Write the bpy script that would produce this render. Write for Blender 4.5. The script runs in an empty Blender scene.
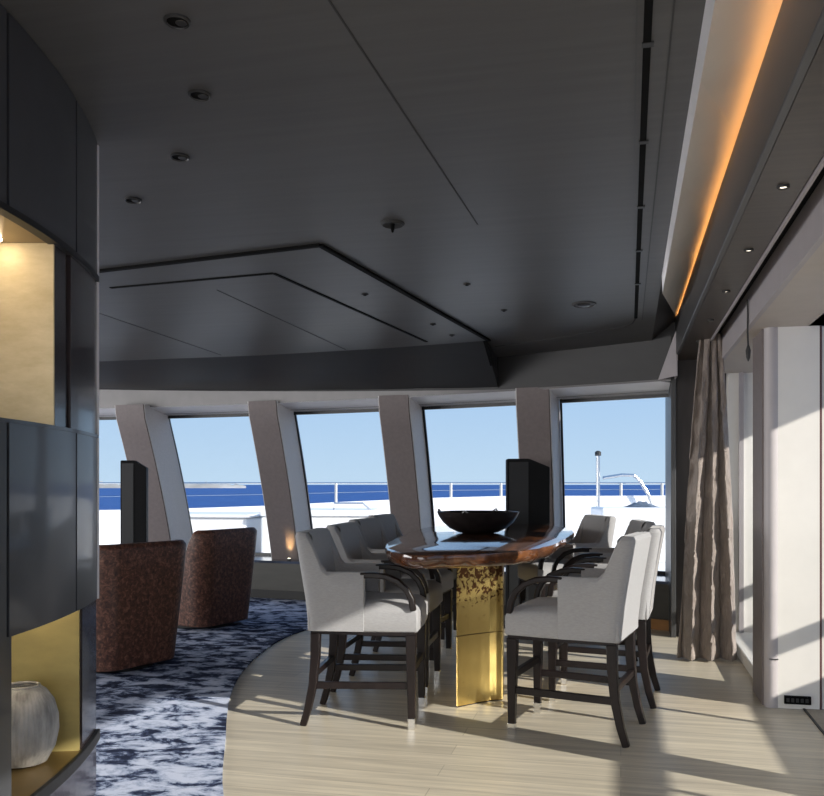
import bpy, bmesh, math, random
from mathutils import Vector, Matrix
random.seed(7)
C = bpy.context.scene.collection
S = bpy.context.scene
PI = math.pi
R = math.radians

# ------------------------------------------------------------------ camera
cam_d = bpy.data.cameras.new('camera'); cam = bpy.data.objects.new('camera', cam_d); C.objects.link(cam)
cam_d.sensor_fit = 'HORIZONTAL'; cam_d.sensor_width = 36.0
cam_d.lens = 36.0 * 900 / 824
cam_d.shift_y = 86 / 824
cam_d.clip_start = 0.05; cam_d.clip_end = 20000
cam.location = (0, 0, 1.27); cam.rotation_euler = (R(90), 0, R(13.06))
S.camera = cam
# ------------------------------------------------------------------ view / exposure
S.view_settings.view_transform = 'Standard'
S.view_settings.look = 'None'
S.view_settings.gamma = 1.0
S.view_settings.exposure = 0.0
S.view_settings.use_curve_mapping = False
# ------------------------------------------------------------------ sky
w = bpy.data.worlds.new('sky'); S.world = w; w.use_nodes = True
nt = w.node_tree; nt.nodes.clear()
tc = nt.nodes.new('ShaderNodeTexCoord'); sx = nt.nodes.new('ShaderNodeSeparateXYZ')
rp = nt.nodes.new('ShaderNodeValToRGB'); bg = nt.nodes.new('ShaderNodeBackground'); ow = nt.nodes.new('ShaderNodeOutputWorld')
nt.links.new(tc.outputs['Generated'], sx.inputs[0]); nt.links.new(sx.outputs['Z'], rp.inputs[0])
nt.links.new(rp.outputs[0], bg.inputs[0]); nt.links.new(bg.outputs[0], ow.inputs[0])
cr = rp.color_ramp
cr.elements[0].position = 0.0; cr.elements[0].color = (.55, .73, .90, 1)
cr.elements[1].position = 0.35; cr.elements[1].color = (.26, .46, .80, 1)
e = cr.elements.new(0.10); e.color = (.43, .63, .88, 1)
bg.inputs[1].default_value = 1.0
# ------------------------------------------------------------------ sun
sd = bpy.data.lights.new('sun', 'SUN'); sun = bpy.data.objects.new('sun', sd); C.objects.link(sun)
sd.energy = 6.4; sd.angle = R(0.6); sd.color = (1.0, .94, .84)
sun.rotation_euler = Vector((-1, .40, -.45)).to_track_quat('-Z', 'Y').to_euler()
sun.location = (6, -3, 8)

# daylight stand-ins: added fill lamps at the unseen aft and port windows
def fill_lamp(name, loc, rot, sx, sy, en, col):
    l = bpy.data.lights.new(name, 'AREA'); l.shape = 'RECTANGLE'; l.size = sx; l.size_y = sy; l.energy = en; l.color = col
    o = bpy.data.objects.new(name, l); C.objects.link(o); o.location = loc; o.rotation_euler = rot; return o
fill_lamp('aft_fill', (-4.2, -2.45, 1.38), (R(90), 0, 0), 10.0, 1.8, 185, (1, .96, .91))
fill_lamp('port_fill', (-9.4, 3.2, 1.35), (R(90), 0, R(-90)), 11.0, 1.7, 430, (1, .97, .93))
# ------------------------------------------------------------------ materials
def newmat(name):
    m = bpy.data.materials.new(name); m.use_nodes = True
    t = m.node_tree; b = t.nodes['Principled BSDF']
    return m, t, b
def coords(t, scale=(1, 1, 1), space='Object', rot=(0, 0, 0)):
    c = t.nodes.new('ShaderNodeTexCoord'); mp = t.nodes.new('ShaderNodeMapping')
    mp.inputs['Scale'].default_value = scale; mp.inputs['Rotation'].default_value = rot
    t.links.new(c.outputs[space], mp.inputs[0]); return mp.outputs[0]
def noise(t, vec, scale=5, detail=4, rough=.55, dist=0):
    n = t.nodes.new('ShaderNodeTexNoise'); n.inputs['Scale'].default_value = scale
    n.inputs['Detail'].default_value = detail; n.inputs['Roughness'].default_value = rough
    n.inputs['Distortion'].default_value = dist
    t.links.new(vec, n.inputs['Vector']); return n.outputs['Fac']
def ramp(t, fac, stops, interp='LINEAR'):
    r = t.nodes.new('ShaderNodeValToRGB'); r.color_ramp.interpolation = interp
    els = r.color_ramp.elements
    while len(els) < len(stops): els.new(.5)
    for el, (p, c) in zip(els, stops):
        el.position = p; el.color = (*c, 1) if len(c) == 3 else c
    t.links.new(fac, r.inputs[0]); return r.outputs[0]
def bump(t, b, fac, strength=.2, dist=.01):
    n = t.nodes.new('ShaderNodeBump'); n.inputs['Strength'].default_value = strength; n.inputs['Distance'].default_value = dist
    t.links.new(fac, n.inputs['Height']); t.links.new(n.outputs[0], b.inputs['Normal'])
def mat(name, col, rough=.5, metal=0.0, spec=.5, var=.12, scale=(8, 8, 8), bmp=0.0, bscale=None, coat=0.0, space='Object'):
    m, t, b = newmat(name)
    v = coords(t, scale, space); f = noise(t, v, 1.0, 4)
    lo = tuple(max(0, c * (1 - var)) for c in col); hi = tuple(min(1, c * (1 + var)) for c in col)
    t.links.new(ramp(t, f, [(.3, lo), (.7, hi)]), b.inputs['Base Color'])
    b.inputs['Roughness'].default_value = rough; b.inputs['Metallic'].default_value = metal
    b.inputs['Specular IOR Level'].default_value = spec
    b.inputs['Coat Weight'].default_value = coat; b.inputs['Coat Roughness'].default_value = .08
    if bmp: bump(t, b, noise(t, coords(t, bscale or scale, space), 1.0, 3), bmp, .004)
    return m
def emit(name, col, strength):
    m, t, b = newmat(name)
    b.inputs['Base Color'].default_value = (*col, 1)
    b.inputs['Emission Color'].default_value = (*col, 1); b.inputs['Emission Strength'].default_value = strength
    return m

def floor_mat():
    m, t, b = newmat('limed oak planks')
    v = coords(t, (1, 1, 1))
    br = t.nodes.new('ShaderNodeTexBrick'); t.links.new(v, br.inputs['Vector'])
    br.inputs['Scale'].default_value = 1; br.inputs['Mortar Size'].default_value = .0022
    br.inputs['Brick Width'].default_value = 2.1; br.inputs['Row Height'].default_value = .16
    br.offset = .37
    br.inputs['Color1'].default_value = (.68, .61, .485, 1); br.inputs['Color2'].default_value = (.58, .52, .415, 1)
    br.inputs['Mortar'].default_value = (.45, .40, .31, 1)
    g = noise(t, coords(t, (1.4, 26, 1)), 1, 6, .65)
    mx = t.nodes.new('ShaderNodeMix'); mx.data_type = 'RGBA'; mx.blend_type = 'MULTIPLY'
    mx.inputs['Factor'].default_value = 1
    t.links.new(br.outputs['Color'], mx.inputs['A'])
    t.links.new(ramp(t, g, [(.3, (.68, .67, .66)), (.7, (1.12, 1.11, 1.08))]), mx.inputs['B'])
    t.links.new(mx.outputs['Result'], b.inputs['Base Color'])
    b.inputs['Roughness'].default_value = .38; b.inputs['Specular IOR Level'].default_value = .4
    bump(t, b, g, .12, .003); return m
def rug_mat():
    m, t, b = newmat('blue and white pile')
    v = coords(t, (1.9, 2.6, 1), rot=(0, 0, R(-8)))
    f = noise(t, v, 3.0, 9, .68, .35)
    f2 = noise(t, coords(t, (1, 1, 1)), .75, 2, .5, .2)
    ad = t.nodes.new('ShaderNodeMath'); ad.operation = 'MULTIPLY_ADD'; ad.inputs[1].default_value = .35
    t.links.new(f2, ad.inputs[0]); t.links.new(f, ad.inputs[2])
    t.links.new(ramp(t, ad.outputs[0], [(.60, (.016, .022, .05)), (.655, (.06, .08, .15)), (.70, (.34, .40, .55)), (.78, (.58, .63, .78))]), b.inputs['Base Color'])
    b.inputs['Roughness'].default_value = .95; b.inputs['Specular IOR Level'].default_value = .1
    bump(t, b, noise(t, coords(t, (160, 160, 160)), 1, 2), .5, .006); return m
def leather_mat():
    m, t, b = newmat('mottled brown hide')
    f = noise(t, coords(t, (1, 1, 1)), 38, 5, .7, .6)
    t.links.new(ramp(t, f, [(.36, (.035, .014, .010)), (.52, (.11, .042, .026)), (.68, (.27, .125, .08))]), b.inputs['Base Color'])
    b.inputs['Roughness'].default_value = .5; bump(t, b, f, .25, .004); return m
def fabric_mat():
    m, t, b = newmat('pale grey linen')
    f = noise(t, coords(t, (60, 60, 260)), 1, 3)
    t.links.new(ramp(t, f, [(.3, (.33, .322, .325)), (.7, (.385, .378, .38))]), b.inputs['Base Color'])
    b.inputs['Roughness'].default_value = .9; b.inputs['Sheen Weight'].default_value = .25; b.inputs['Specular IOR Level'].default_value = .15
    bump(t, b, noise(t, coords(t, (220, 220, 220)), 1, 2), .3, .002); return m
def curtain_mat():
    m, t, b = newmat('crinkled taupe silk')
    f = noise(t, coords(t, (26, 26, 9)), 1, 6, .7, .8)
    t.links.new(ramp(t, f, [(.3, (.27, .215, .18)), (.7, (.46, .38, .33))]), b.inputs['Base Color'])
    b.inputs['Roughness'].default_value = .55; b.inputs['Sheen Weight'].default_value = .3
    bump(t, b, f, 1.0, .04); return m
def table_mat():
    m, t, b = newmat('polished walnut slab')
    f = noise(t, coords(t, (9, 1.3, 6), rot=(0, 0, R(6))), 1, 7, .65, 1.4)
    t.links.new(ramp(t, f, [(.28, (.035, .013, .007)), (.5, (.10, .036, .015)), (.72, (.26, .10, .034))]), b.inputs['Base Color'])
    b.inputs['Roughness'].default_value = .12; b.inputs['Coat Weight'].default_value = .6; b.inputs['Coat Roughness'].default_value = .04
    return m
def brass_mat():
    m, t, b = newmat('patinated brass sheet')
    v = coords(t, (1, 1, 1))
    f = noise(t, v, 34, 4, .6, .4)
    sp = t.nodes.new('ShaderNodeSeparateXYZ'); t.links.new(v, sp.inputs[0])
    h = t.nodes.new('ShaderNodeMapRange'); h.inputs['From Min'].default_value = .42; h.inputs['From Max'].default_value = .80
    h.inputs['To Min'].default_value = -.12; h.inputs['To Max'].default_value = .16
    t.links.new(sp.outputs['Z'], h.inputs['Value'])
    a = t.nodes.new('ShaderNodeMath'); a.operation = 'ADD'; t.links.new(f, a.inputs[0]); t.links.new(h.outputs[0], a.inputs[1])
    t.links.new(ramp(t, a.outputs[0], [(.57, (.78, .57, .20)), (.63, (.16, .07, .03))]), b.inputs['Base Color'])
    b.inputs['Metallic'].default_value = 1; b.inputs['Roughness'].default_value = .24
    bump(t, b, noise(t, v, 6, 3), .06, .01); return m
def gold_leaf_mat():
    m, t, b = newmat('gold leaf panel')
    f = noise(t, coords(t, (7, 7, 18)), 1, 6, .7)
    t.links.new(ramp(t, f, [(.3, (.50, .395, .22)), (.7, (.64, .52, .32))]), b.inputs['Base Color'])
    b.inputs['Metallic'].default_value = .35; b.inputs['Roughness'].default_value = .5; return m
def sea_mat():
    m, t, b = newmat('sea water')
    f = noise(t, coords(t, (.05, .12, 1)), 1, 8, .7)
    t.links.new(ramp(t, f, [(.3, (.018, .065, .22)), (.7, (.045, .13, .36))]), b.inputs['Base Color'])
    b.inputs['Roughness'].default_value = .6; b.inputs['Specular IOR Level'].default_value = .08; return m
def glass_mat():
    m = bpy.data.materials.new('clear glazing'); m.use_nodes = True; t = m.node_tree; t.nodes.clear()
    o = t.nodes.new('ShaderNodeOutputMaterial'); mx = t.nodes.new('ShaderNodeMixShader')
    tr = t.nodes.new('ShaderNodeBsdfTransparent'); gl = t.nodes.new('ShaderNodeBsdfGlossy'); fr = t.nodes.new('ShaderNodeFresnel')
    tr.inputs[0].default_value = (.97, .985, 1, 1); gl.inputs['Roughness'].default_value = .02; fr.inputs['IOR'].default_value = 1.25
    t.links.new(fr.outputs[0], mx.inputs[0]); t.links.new(tr.outputs[0], mx.inputs[1]); t.links.new(gl.outputs[0], mx.inputs[2])
    t.links.new(mx.outputs[0], o.inputs[0]); return m

M = dict(
    floor=floor_mat(), rug=rug_mat(), leather=leather_mat(), fabric=fabric_mat(), curtain=curtain_mat(), table=table_mat(),
    brass=brass_mat(), gold=gold_leaf_mat(), sea=sea_mat(), glass=glass_mat(),
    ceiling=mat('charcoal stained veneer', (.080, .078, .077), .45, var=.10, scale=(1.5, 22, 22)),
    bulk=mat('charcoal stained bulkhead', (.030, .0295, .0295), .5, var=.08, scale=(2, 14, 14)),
    black=mat('black shadow gap', (.004, .004, .004), .8, spec=.1, var=.1),
    groove=mat('dark joint line', (.03, .03, .03), .7, var=.1),
    header=mat('pale grey lacquer', (.225, .217, .215), .4, var=.05),
    mull=mat('taupe leather pillar', (.19, .16, .155), .55, var=.08, scale=(30, 30, 30), bmp=.1),
    reveal=mat('grey linen reveal', (.68, .655, .64), .7, var=.06, scale=(60, 60, 60), bmp=.15),
    gasket=mat('black window gasket', (.010, .011, .013), .4, var=.1),
    sill=mat('glossy dark sill', (.10, .12, .17), .10, metal=.5, var=.1),
    knee=mat('grey green panel', (.068, .065, .056), .5, var=.1, scale=(3, 3, 20)),
    skirt=mat('dark skirting', (.008, .0075, .0075), .5, var=.1),
    plinth=mat('warm lit oak plinth', (.42, .20, .06), .5, var=.2, scale=(3, 3, 30)),  # oak with the warm light at the wall foot put into its orange
    wing=mat('warm grey plaster', (.74, .71, .68), .6, var=.03, scale=(3, 3, 3)),
    winge=mat('satin grey edge', (.80, .79, .81), .35, var=.03),
    fascia=mat('slate grey lacquer', (.062, .062, .063), .4, var=.05),
    soffit=mat('dark stained oak', (.050, .039, .031), .4, var=.25, scale=(1.5, 30, 30)),
    mauve=mat('mauve grey lacquer', (.40, .37, .38), .45, var=.04),
    beige=mat('warm white soffit', (.52, .47, .42), .6, var=.03),
    white=mat('warm white panel', (.80, .78, .74), .45, var=.02),
    jamb=mat('satin grey jamb', (.50, .48, .47), .3, var=.03, metal=.2),
    jambm=mat('mauve grey jamb', (.46, .43, .44), .55, var=.03),
    brown=mat('dark umber panel', (.045, .036, .032), .5, var=.2, scale=(20, 20, 3)),
    redwood=mat('red brown door edge', (.12, .05, .05), .4, var=.1),
    deck=mat('white gelcoat', (.88, .88, .88), .35, var=.02),
    bulwark=mat('white painted bulwark', (.86, .86, .87), .4, var=.02),
    teak=mat('weathered teak', (.40, .31, .22), .6, var=.2, scale=(20, 2, 2)),
    hull=mat('hull grey', (.5, .5, .5), .6, var=.05),
    steel=mat('brushed steel', (.62, .62, .63), .25, metal=1, var=.06, scale=(60, 60, 4)),
    chrome=mat('polished chrome', (.78, .78, .78), .12, metal=1, var=.03),
    espresso=mat('espresso stained beech', (.012, .0075, .007), .34, var=.3, scale=(30, 30, 6), spec=.3),
    lacquer=mat('blue black lacquer', (.046, .048, .054), .42, var=.12, scale=(6, 6, 6), coat=.3),
    lacquer2=mat('brown black lacquer', (.030, .022, .024), .24, var=.12, scale=(6, 6, 6), coat=.3),
    gold2=mat('olive gold panel', (.46, .37, .14), .45, metal=.35, var=.12, scale=(6, 6, 14)),
    goldshelf=mat('bronze gold shelf', (.20, .13, .045), .32, metal=.6, var=.15, scale=(5, 5, 5)),
    speaker=mat('matt black panel', (.005, .005, .006), .6, spec=.2, var=.2),
    bowl=mat('dark carved wood', (.018, .014, .014), .3, var=.4, scale=(20, 20, 20), bmp=.3),
    vase=mat('ribbed grey ceramic', (.40, .385, .36), .75, var=.45, scale=(22, 22, 7), bmp=.3),
    ivory=mat('white fitting', (.55, .53, .5), .5, var=.05),
    land=mat('sandy coast', (.46, .45, .42), .9, var=.25, scale=(.02, .02, .1)),  # sandy tone lightened to carry the sea haze
    cover=mat('grey blue mooring cover', (.10, .13, .17), .8, var=.6, scale=(7, 7, 7)),
    mat=mat('woven beige mat', (.36, .31, .24), .9, var=.15, scale=(90, 90, 90)),
    led=emit('warm cove light', (1.0, .46, .12), 4.6),
    lamp=emit('warm lamp lens', (1.0, .86, .66), 14.0),
    lampdim=emit('dim warm lamp lens', (1.0, .90, .76), 3.0),
    lampoff=mat('unlit lamp lens', (.035, .035, .035), .3, var=.1),
)

# ------------------------------------------------------------------ mesh helpers
class MB:
    def __init__(s): s.v = []; s.f = []
    def add(s, vs, fs):
        o = len(s.v); s.v += [tuple(v) for v in vs]; s.f += [tuple(i + o for i in f) for f in fs]; return s
    def box(s, x0, x1, y0, y1, z0, z1):
        return s.add([(x0, y0, z0), (x1, y0, z0), (x1, y1, z0), (x0, y1, z0), (x0, y0, z1), (x1, y0, z1), (x1, y1, z1), (x0, y1, z1)],
                     [(0, 3, 2, 1), (4, 5, 6, 7), (0, 1, 5, 4), (1, 2, 6, 5), (2, 3, 7, 6), (3, 0, 4, 7)])
    def prism(s, poly, z0, z1):
        n = len(poly)
        f0 = z0 if callable(z0) else (lambda x, y: z0)
        f1 = z1 if callable(z1) else (lambda x, y: z1)
        vs = [(x, y, f0(x, y)) for x, y in poly] + [(x, y, f1(x, y)) for x, y in poly]
        fs = [tuple(range(n - 1, -1, -1)), tuple(range(n, 2 * n))] + [(i, (i + 1) % n, n + (i + 1) % n, n + i) for i in range(n)]
        return s.add(vs, fs)
    def loft(s, rings, closed=True, caps=True):
        n = len(rings[0]); vs = [p for r in rings for p in r]; fs = []
        for k in range(len(rings) - 1):
            for i in range(n if closed else n - 1):
                j = (i + 1) % n
                fs.append((k * n + i, k * n + j, (k + 1) * n + j, (k + 1) * n + i))
        if caps and closed:
            fs.append(tuple(range(n - 1, -1, -1))); fs.append(tuple(range((len(rings) - 1) * n, len(rings) * n)))
        return s.add(vs, fs)
    def sweep(s, pts, wd, ht, side=None, taper=None):
        """rectangular bar along pts; side = direction of its width"""
        pts = [Vector(p) for p in pts]; rings = []
        for i, p in enumerate(pts):
            t = (pts[min(i + 1, len(pts) - 1)] - pts[max(i - 1, 0)]).normalized()
            sd_ = Vector(side) if side else (t.cross(Vector((0, 0, 1))) if abs(t.z) < .9 else Vector((0, 1, 0)))
            sd_ = (sd_ - t * sd_.dot(t)).normalized(); up = t.cross(sd_).normalized()
            k = 1 if taper is None else 1 + (taper - 1) * i / (len(pts) - 1)
            a, b = sd_ * wd * k / 2, up * ht * k / 2
            rings.append([p - a - b, p + a - b, p + a + b, p - a + b])
        return s.loft(rings)
    def tube(s, pts, r, n=8):
        pts = [Vector(p) for p in pts]; rings = []
        for i, p in enumerate(pts):
            t = (pts[min(i + 1, len(pts) - 1)] - pts[max(i - 1, 0)]).normalized()
            a = t.orthogonal().normalized() if abs(t.z) > .95 else t.cross(Vector((0, 0, 1))).normalized()
            b = t.cross(a)
            rings.append([p + a * r * math.cos(2 * PI * k / n) + b * r * math.sin(2 * PI * k / n) for k in range(n)])
        return s.loft(rings)
    def lathe(s, prof, n=24, c=(0, 0, 0), fr=None):
        """prof = (r, z) list; fr(angle) optional radius factor"""
        rings = []
        for r, z in prof:
            rings.append([(c[0] + r * (fr(2 * PI * k / n) if fr else 1) * math.cos(2 * PI * k / n),
                           c[1] + r * (fr(2 * PI * k / n) if fr else 1) * math.sin(2 * PI * k / n), c[2] + z) for k in range(n)])
        return s.loft(rings)
    def build(s, name, m, parent=None, smooth=None, bev=0, seg=2, sub=0, loc=None):
        me = bpy.data.meshes.new(name); me.from_pydata(s.v, [], s.f)
        bm = bmesh.new(); bm.from_mesh(me)
        bmesh.ops.remove_doubles(bm, verts=bm.verts, dist=1e-6)
        bmesh.ops.recalc_face_normals(bm, faces=bm.faces); bm.to_mesh(me); bm.free()
        me.materials.append(m)
        o = bpy.data.objects.new(name, me); C.objects.link(o)
        if loc: o.location = loc
        if parent: o.parent = parent
        if bev:
            b = o.modifiers.new('bevel', 'BEVEL'); b.width = bev; b.segments = seg; b.limit_method = 'ANGLE'; b.angle_limit = R(35)
        if sub:
            b = o.modifiers.new('sub', 'SUBSURF'); b.levels = sub; b.render_levels = sub
        if smooth is not None:
            me.polygons.foreach_set('use_smooth', [True] * len(me.polygons))
            try: me.set_sharp_from_angle(angle=R(smooth))
            except Exception: pass
        return o
def tag(o, label, cat, group=None, kind=None):
    o['label'] = label; o['category'] = cat
    if group: o['group'] = group
    if kind: o['kind'] = kind
    return o
def struct(o): o['kind'] = 'structure'; return o
def empty(name, loc=(0, 0, 0), rz=0):
    o = bpy.data.objects.new(name, None); C.objects.link(o); o.location = loc; o.rotation_euler = (0, 0, rz)
    o.empty_display_size = .1; return o
def copy_tree(o, parent=None, src=None):
    c = o.copy(); C.objects.link(c)
    if parent: c.parent = parent
    for ch in [k for k in bpy.data.objects if k.parent == o]: copy_tree(ch, c)
    return c

# ================================================================== SETTING
P = lambda x: 9.5 - .034 * (x + 6) ** 2            # plan of the curved glass front (top of the glass)
def nrm(x):
    n = Vector((.068 * (x + 6) * .5, 1, 0)); return n.normalized()
def goff(z):
    s_ = max(0, (2.05 - z) / 1.63); return .67 * (1.26 * s_ - .26 * s_ * s_)
zc = lambda y: 2.842 - .0505 * y                     # sloping deckhead
lin = lambda a, b, n: [a + (b - a) * i / (n - 1) for i in range(n)]

# floor
struct(MB().box(-9.5, 1.0, -2.6, 9.35, -.12, 0).build('floor', M['floor']))
# ceiling with its curved front edge
Ce = lambda x: P(x) - .50
xs = lin(-9.4, .25, 30)
b = MB()
rows = [[(x, -2.5, zc(-2.5)) for x in xs]] + [[(x, Ce(x) * f + (-2.5) * (1 - f), zc(Ce(x) * f - 2.5 * (1 - f))) for x in xs] for f in (.5, 1)]
b.loft(rows, closed=False)
ce = struct(b.build('ceiling', M['ceiling'], smooth=40))
# bulkhead under the ceiling edge, header strip and soffit over the glass
zb = lambda x: 2.135 + .042 * max(0, -1.0 - x)
xs2 = lin(-9.4, .40, 34)
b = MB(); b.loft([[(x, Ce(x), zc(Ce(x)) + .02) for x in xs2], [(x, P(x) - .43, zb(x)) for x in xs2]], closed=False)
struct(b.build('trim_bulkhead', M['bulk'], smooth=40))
b = MB(); b.loft([[(x, P(x) - .43, zb(x)) for x in xs2], [(x, P(x) - .42, 2.12) for x in xs2]], closed=False)
struct(b.build('trim_header', M['header'], smooth=20))
b = MB(); b.loft([[(x, P(x) - .42, 2.12) for x in xs2], [(x, P(x) - .20, 2.085) for x in xs2], [(x, P(x) + .05, 2.05) for x in xs2], [(x, P(x) + .1, 2.9) for x in xs2]], closed=False)
struct(b.build('trim_header_soffit', M['winge'], smooth=20))  # paler than the header, painting in the brightness from outside
# groove line in the header soffit
b = MB()
b.loft([[(x, P(x) - .115, 2.069) for x in xs2], [(x, P(x) - .105, 2.067) for x in xs2]], closed=False)
struct(b.build('trim_groove', M['groove']))
# knee wall, sill, baseboard
b = MB(); xk = lin(-9.4, .44, 30)
b.loft([[(x, P(x), 0) for x in xk], [(x, P(x), .42) for x in xk]], closed=False)
struct(b.build('wall_front', M['knee'], smooth=40))
b = MB(); b.loft([[(x, P(x) - .02, .40) for x in xk], [(x, P(x) - .02, .425) for x in xk], [(x, P(x) + .78, .425) for x in xk], [(x, P(x) + .78, .2) for x in xk]], closed=False)
struct(b.build('trim_sill', M['sill'], smooth=20))
xb = lin(-9.4, -.30, 24)
b = MB(); b.loft([[(x, P(x) - .015, 0) for x in xb], [(x, P(x) - .015, .10) for x in xb], [(x, P(x), .10) for x in xb]], closed=False)
struct(b.build('baseboard_front', M['skirt']))
xb = lin(-.30, .42, 6)
b = MB(); b.loft([[(x, P(x) - .03, 0) for x in xb], [(x, P(x) - .03, .09) for x in xb], [(x, P(x), .09) for x in xb]], closed=False)
struct(b.build('baseboard_right', M['plinth']))
# pillars between the panes
zs = lin(.40, 2.14, 12)
MX = [-6.9, -5.245, -3.625, -2.115, -.70]
HW = .152
HWS = [.17, .172, .160, .154, .150]; DEPS = [.58, .56, .48, .44, .42]
for i, xc in enumerate(MX):
    HW, PD = HWS[i], DEPS[i]
    n = nrm(xc); tdir = Vector((n.y, -n.x, 0))
    inner, outer = [], []
    rings_i, rings_r = [], []
    for z in zs:
        g = Vector((xc, P(xc) + goff(z), z))
        a = g - n * PD - tdir * HW; c_ = g - n * PD + tdir * HW
        d = g + n * .02 + tdir * (HW - .02); e_ = g + n * .02 - tdir * (HW - .02)
        rings_i.append([a, c_, d, e_])
    o = struct(MB().loft(rings_i).build('trim_pillar_%d' % (i + 1), M['mull'], smooth=30))
    rr = [[r[1] + tdir * .004 + n * .012, r[1] + tdir * .012 + n * .012, r[2] + tdir * .012, r[2] + tdir * .004] for r in rings_i]
    MB().loft(rr).build('reveal_panel', M['reveal'], o, smooth=30)
    rl = [[r[0] - tdir * .004 + n * .012, r[0] - tdir * .012 + n * .012, r[3] - tdir * .012, r[3] - tdir * .004] for r in rings_i]
    MB().loft(rl).build('reveal_panel', M['reveal'], o, smooth=30)
# panes
edges = list(zip([-9.3] + MX, MX + [.43]))
zg = lin(.42, 2.06, 10)
for i, (a, c_) in enumerate(edges):
    x0 = a + .145; x1 = c_ - (.145 if i < 5 else 0.0)
    xg = lin(x0, x1, 7)
    b = MB(); b.loft([[(x, P(x) + goff(z) + .0, z) for x in xg] for z in zg], closed=False)
    g = struct(b.build('window_%d' % (i + 1), M['glass'], smooth=60))
    gw = .022
    b = MB()
    def ring(x, z, dx, dz): return (x + dx, P(x + dx) + goff(z + dz) - .012, z + dz)
    b.loft([[ring(x0, z, 0, 0), ring(x0, z, gw, 0), ring(x0, z, gw, 0)[:1] + (ring(x0, z, gw, 0)[1] + .03,) + (z,), ring(x0, z, 0, 0)[:1] + (ring(x0, z, 0, 0)[1] + .03,) + (z,)] for z in zg])
    b.loft([[ring(x1, z, -gw * .5, 0), ring(x1, z, 0, 0), (x1, P(x1) + goff(z) + .02, z), (x1 - gw * .5, P(x1) + goff(z) + .02, z)] for z in zg])
    b.loft([[(x, P(x) - .012, 2.025), (x, P(x) - .012, 2.055), (x, P(x) + .03, 2.055), (x, P(x) + .03, 2.025)] for x in xg])
    b.loft([[(x, P(x) + .64, .42), (x, P(x) + .64, .45), (x, P(x) + .69, .45), (x, P(x) + .69, .42)] for x in xg])
    b.build('gasket', M['gasket'], g)

# ---- dropped ceiling raft on the left
A = (-1.635, 4.76)
raft_front = [(-1.08, 7.40), (-2.0, 7.56), (-3.2, 7.68), (-4.82, 7.70), (-7.5, 7.60)]
lip = [(-1.10, 7.86), (-2.0, 8.04), (-3.2, 8.18), (-5.0, 8.28), (-7.5, 8.20)]
zr = lambda x, y: zc(y) - .012
b = MB()
b.prism([A] + raft_front + [(-7.5, 5.62)], zr, lambda x, y: zc(y) + .02)
raft = struct(b.build('trim_raft', M['ceiling']))
b = MB()
zl = lambda x: 2.30 - .004 * (x + 1)
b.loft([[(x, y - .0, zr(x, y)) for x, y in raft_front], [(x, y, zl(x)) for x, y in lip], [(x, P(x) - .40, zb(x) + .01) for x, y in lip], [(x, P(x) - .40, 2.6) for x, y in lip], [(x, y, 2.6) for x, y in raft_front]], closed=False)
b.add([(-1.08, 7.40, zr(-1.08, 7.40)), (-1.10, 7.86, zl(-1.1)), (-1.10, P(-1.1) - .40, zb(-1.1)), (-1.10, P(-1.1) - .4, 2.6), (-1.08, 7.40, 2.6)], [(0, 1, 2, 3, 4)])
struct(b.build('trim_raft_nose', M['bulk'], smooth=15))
def line_strip(name, pts, zf, wd, m, th=.004):
    b = MB()
    for p, q in zip(pts[:-1], pts[1:]):
        p = Vector(p); q = Vector(q); d = (q - p).normalized(); n = Vector((-d.y, d.x)) * wd / 2
        b.prism([tuple(p - n), tuple(q - n), tuple(q + n), tuple(p + n)], lambda x, y: zf(x, y) - th, lambda x, y: zf(x, y) + .004)
    return struct(b.build(name, m))
line_strip('trim_shadow_gap', [(-1.065, 7.42), (-1.625, 4.75), (-7.4, 5.61)], lambda x, y: zc(y), .032, M['black'], .014)
line_strip('trim_raft_edge_gap', [(-1.095, 7.40), (-1.10, 7.84)], lambda x, y: zr(-1.08, 7.4) + (y - 7.4) * (-.33) , .03, M['black'], .006)
line_strip('trim_raft_joint', [(-1.58, 7.35), (-2.08, 5.20), (-3.27, 5.32)], zr, .026, M['black'])
line_strip('trim_raft_seam', [(-2.6, 5.5), (-2.35, 7.55)], zr, .006, M['groove'], .002)
line_strip('trim_raft_seam', [(-3.8, 5.5), (-3.55, 7.6)], zr, .006, M['groove'], .002)
line_strip('trim_ceiling_seam', [(-1.07, -1), (-.72, 4.6)], lambda x, y: zc(y), .006, M['groove'], .002)
# linear air slot along the right border
sl = struct(MB().prism([(.036, -2), (.063, -2), (.120, 6.85), (.096, 6.85)], lambda x, y: zc(y) - .004, lambda x, y: zc(y) + .005).build('trim_air_slot', M['black']))
for y in [1.2, 2.1, 3.0, 3.75, 4.5, 5.2, 5.9]:
    x = .036 + (y + 2) / 8.85 * .06
    MB().box(x - .004, x + .034, y - .015, y + .015, zc(y) - .006, zc(y)).build('bridge', M['bulk'], sl)
cv = [(.108, 6.85), (.085, 7.02), (.03, 7.12), (-.08, 7.2), (-.6, 7.50), (-1.05, 7.70)]
line_strip('trim_border_joint', cv, lambda x, y: zc(y), .010, M['groove'], .003)
line_strip('trim_border_lip', [(.013, -2), (.075, 6.8)], lambda x, y: zc(y), .006, M['fascia'], .003)
line_strip('trim_border_lip', [(.155, -2), (.155, 6.9)], lambda x, y: zc(y), .006, M['bulk'], .003)

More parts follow.
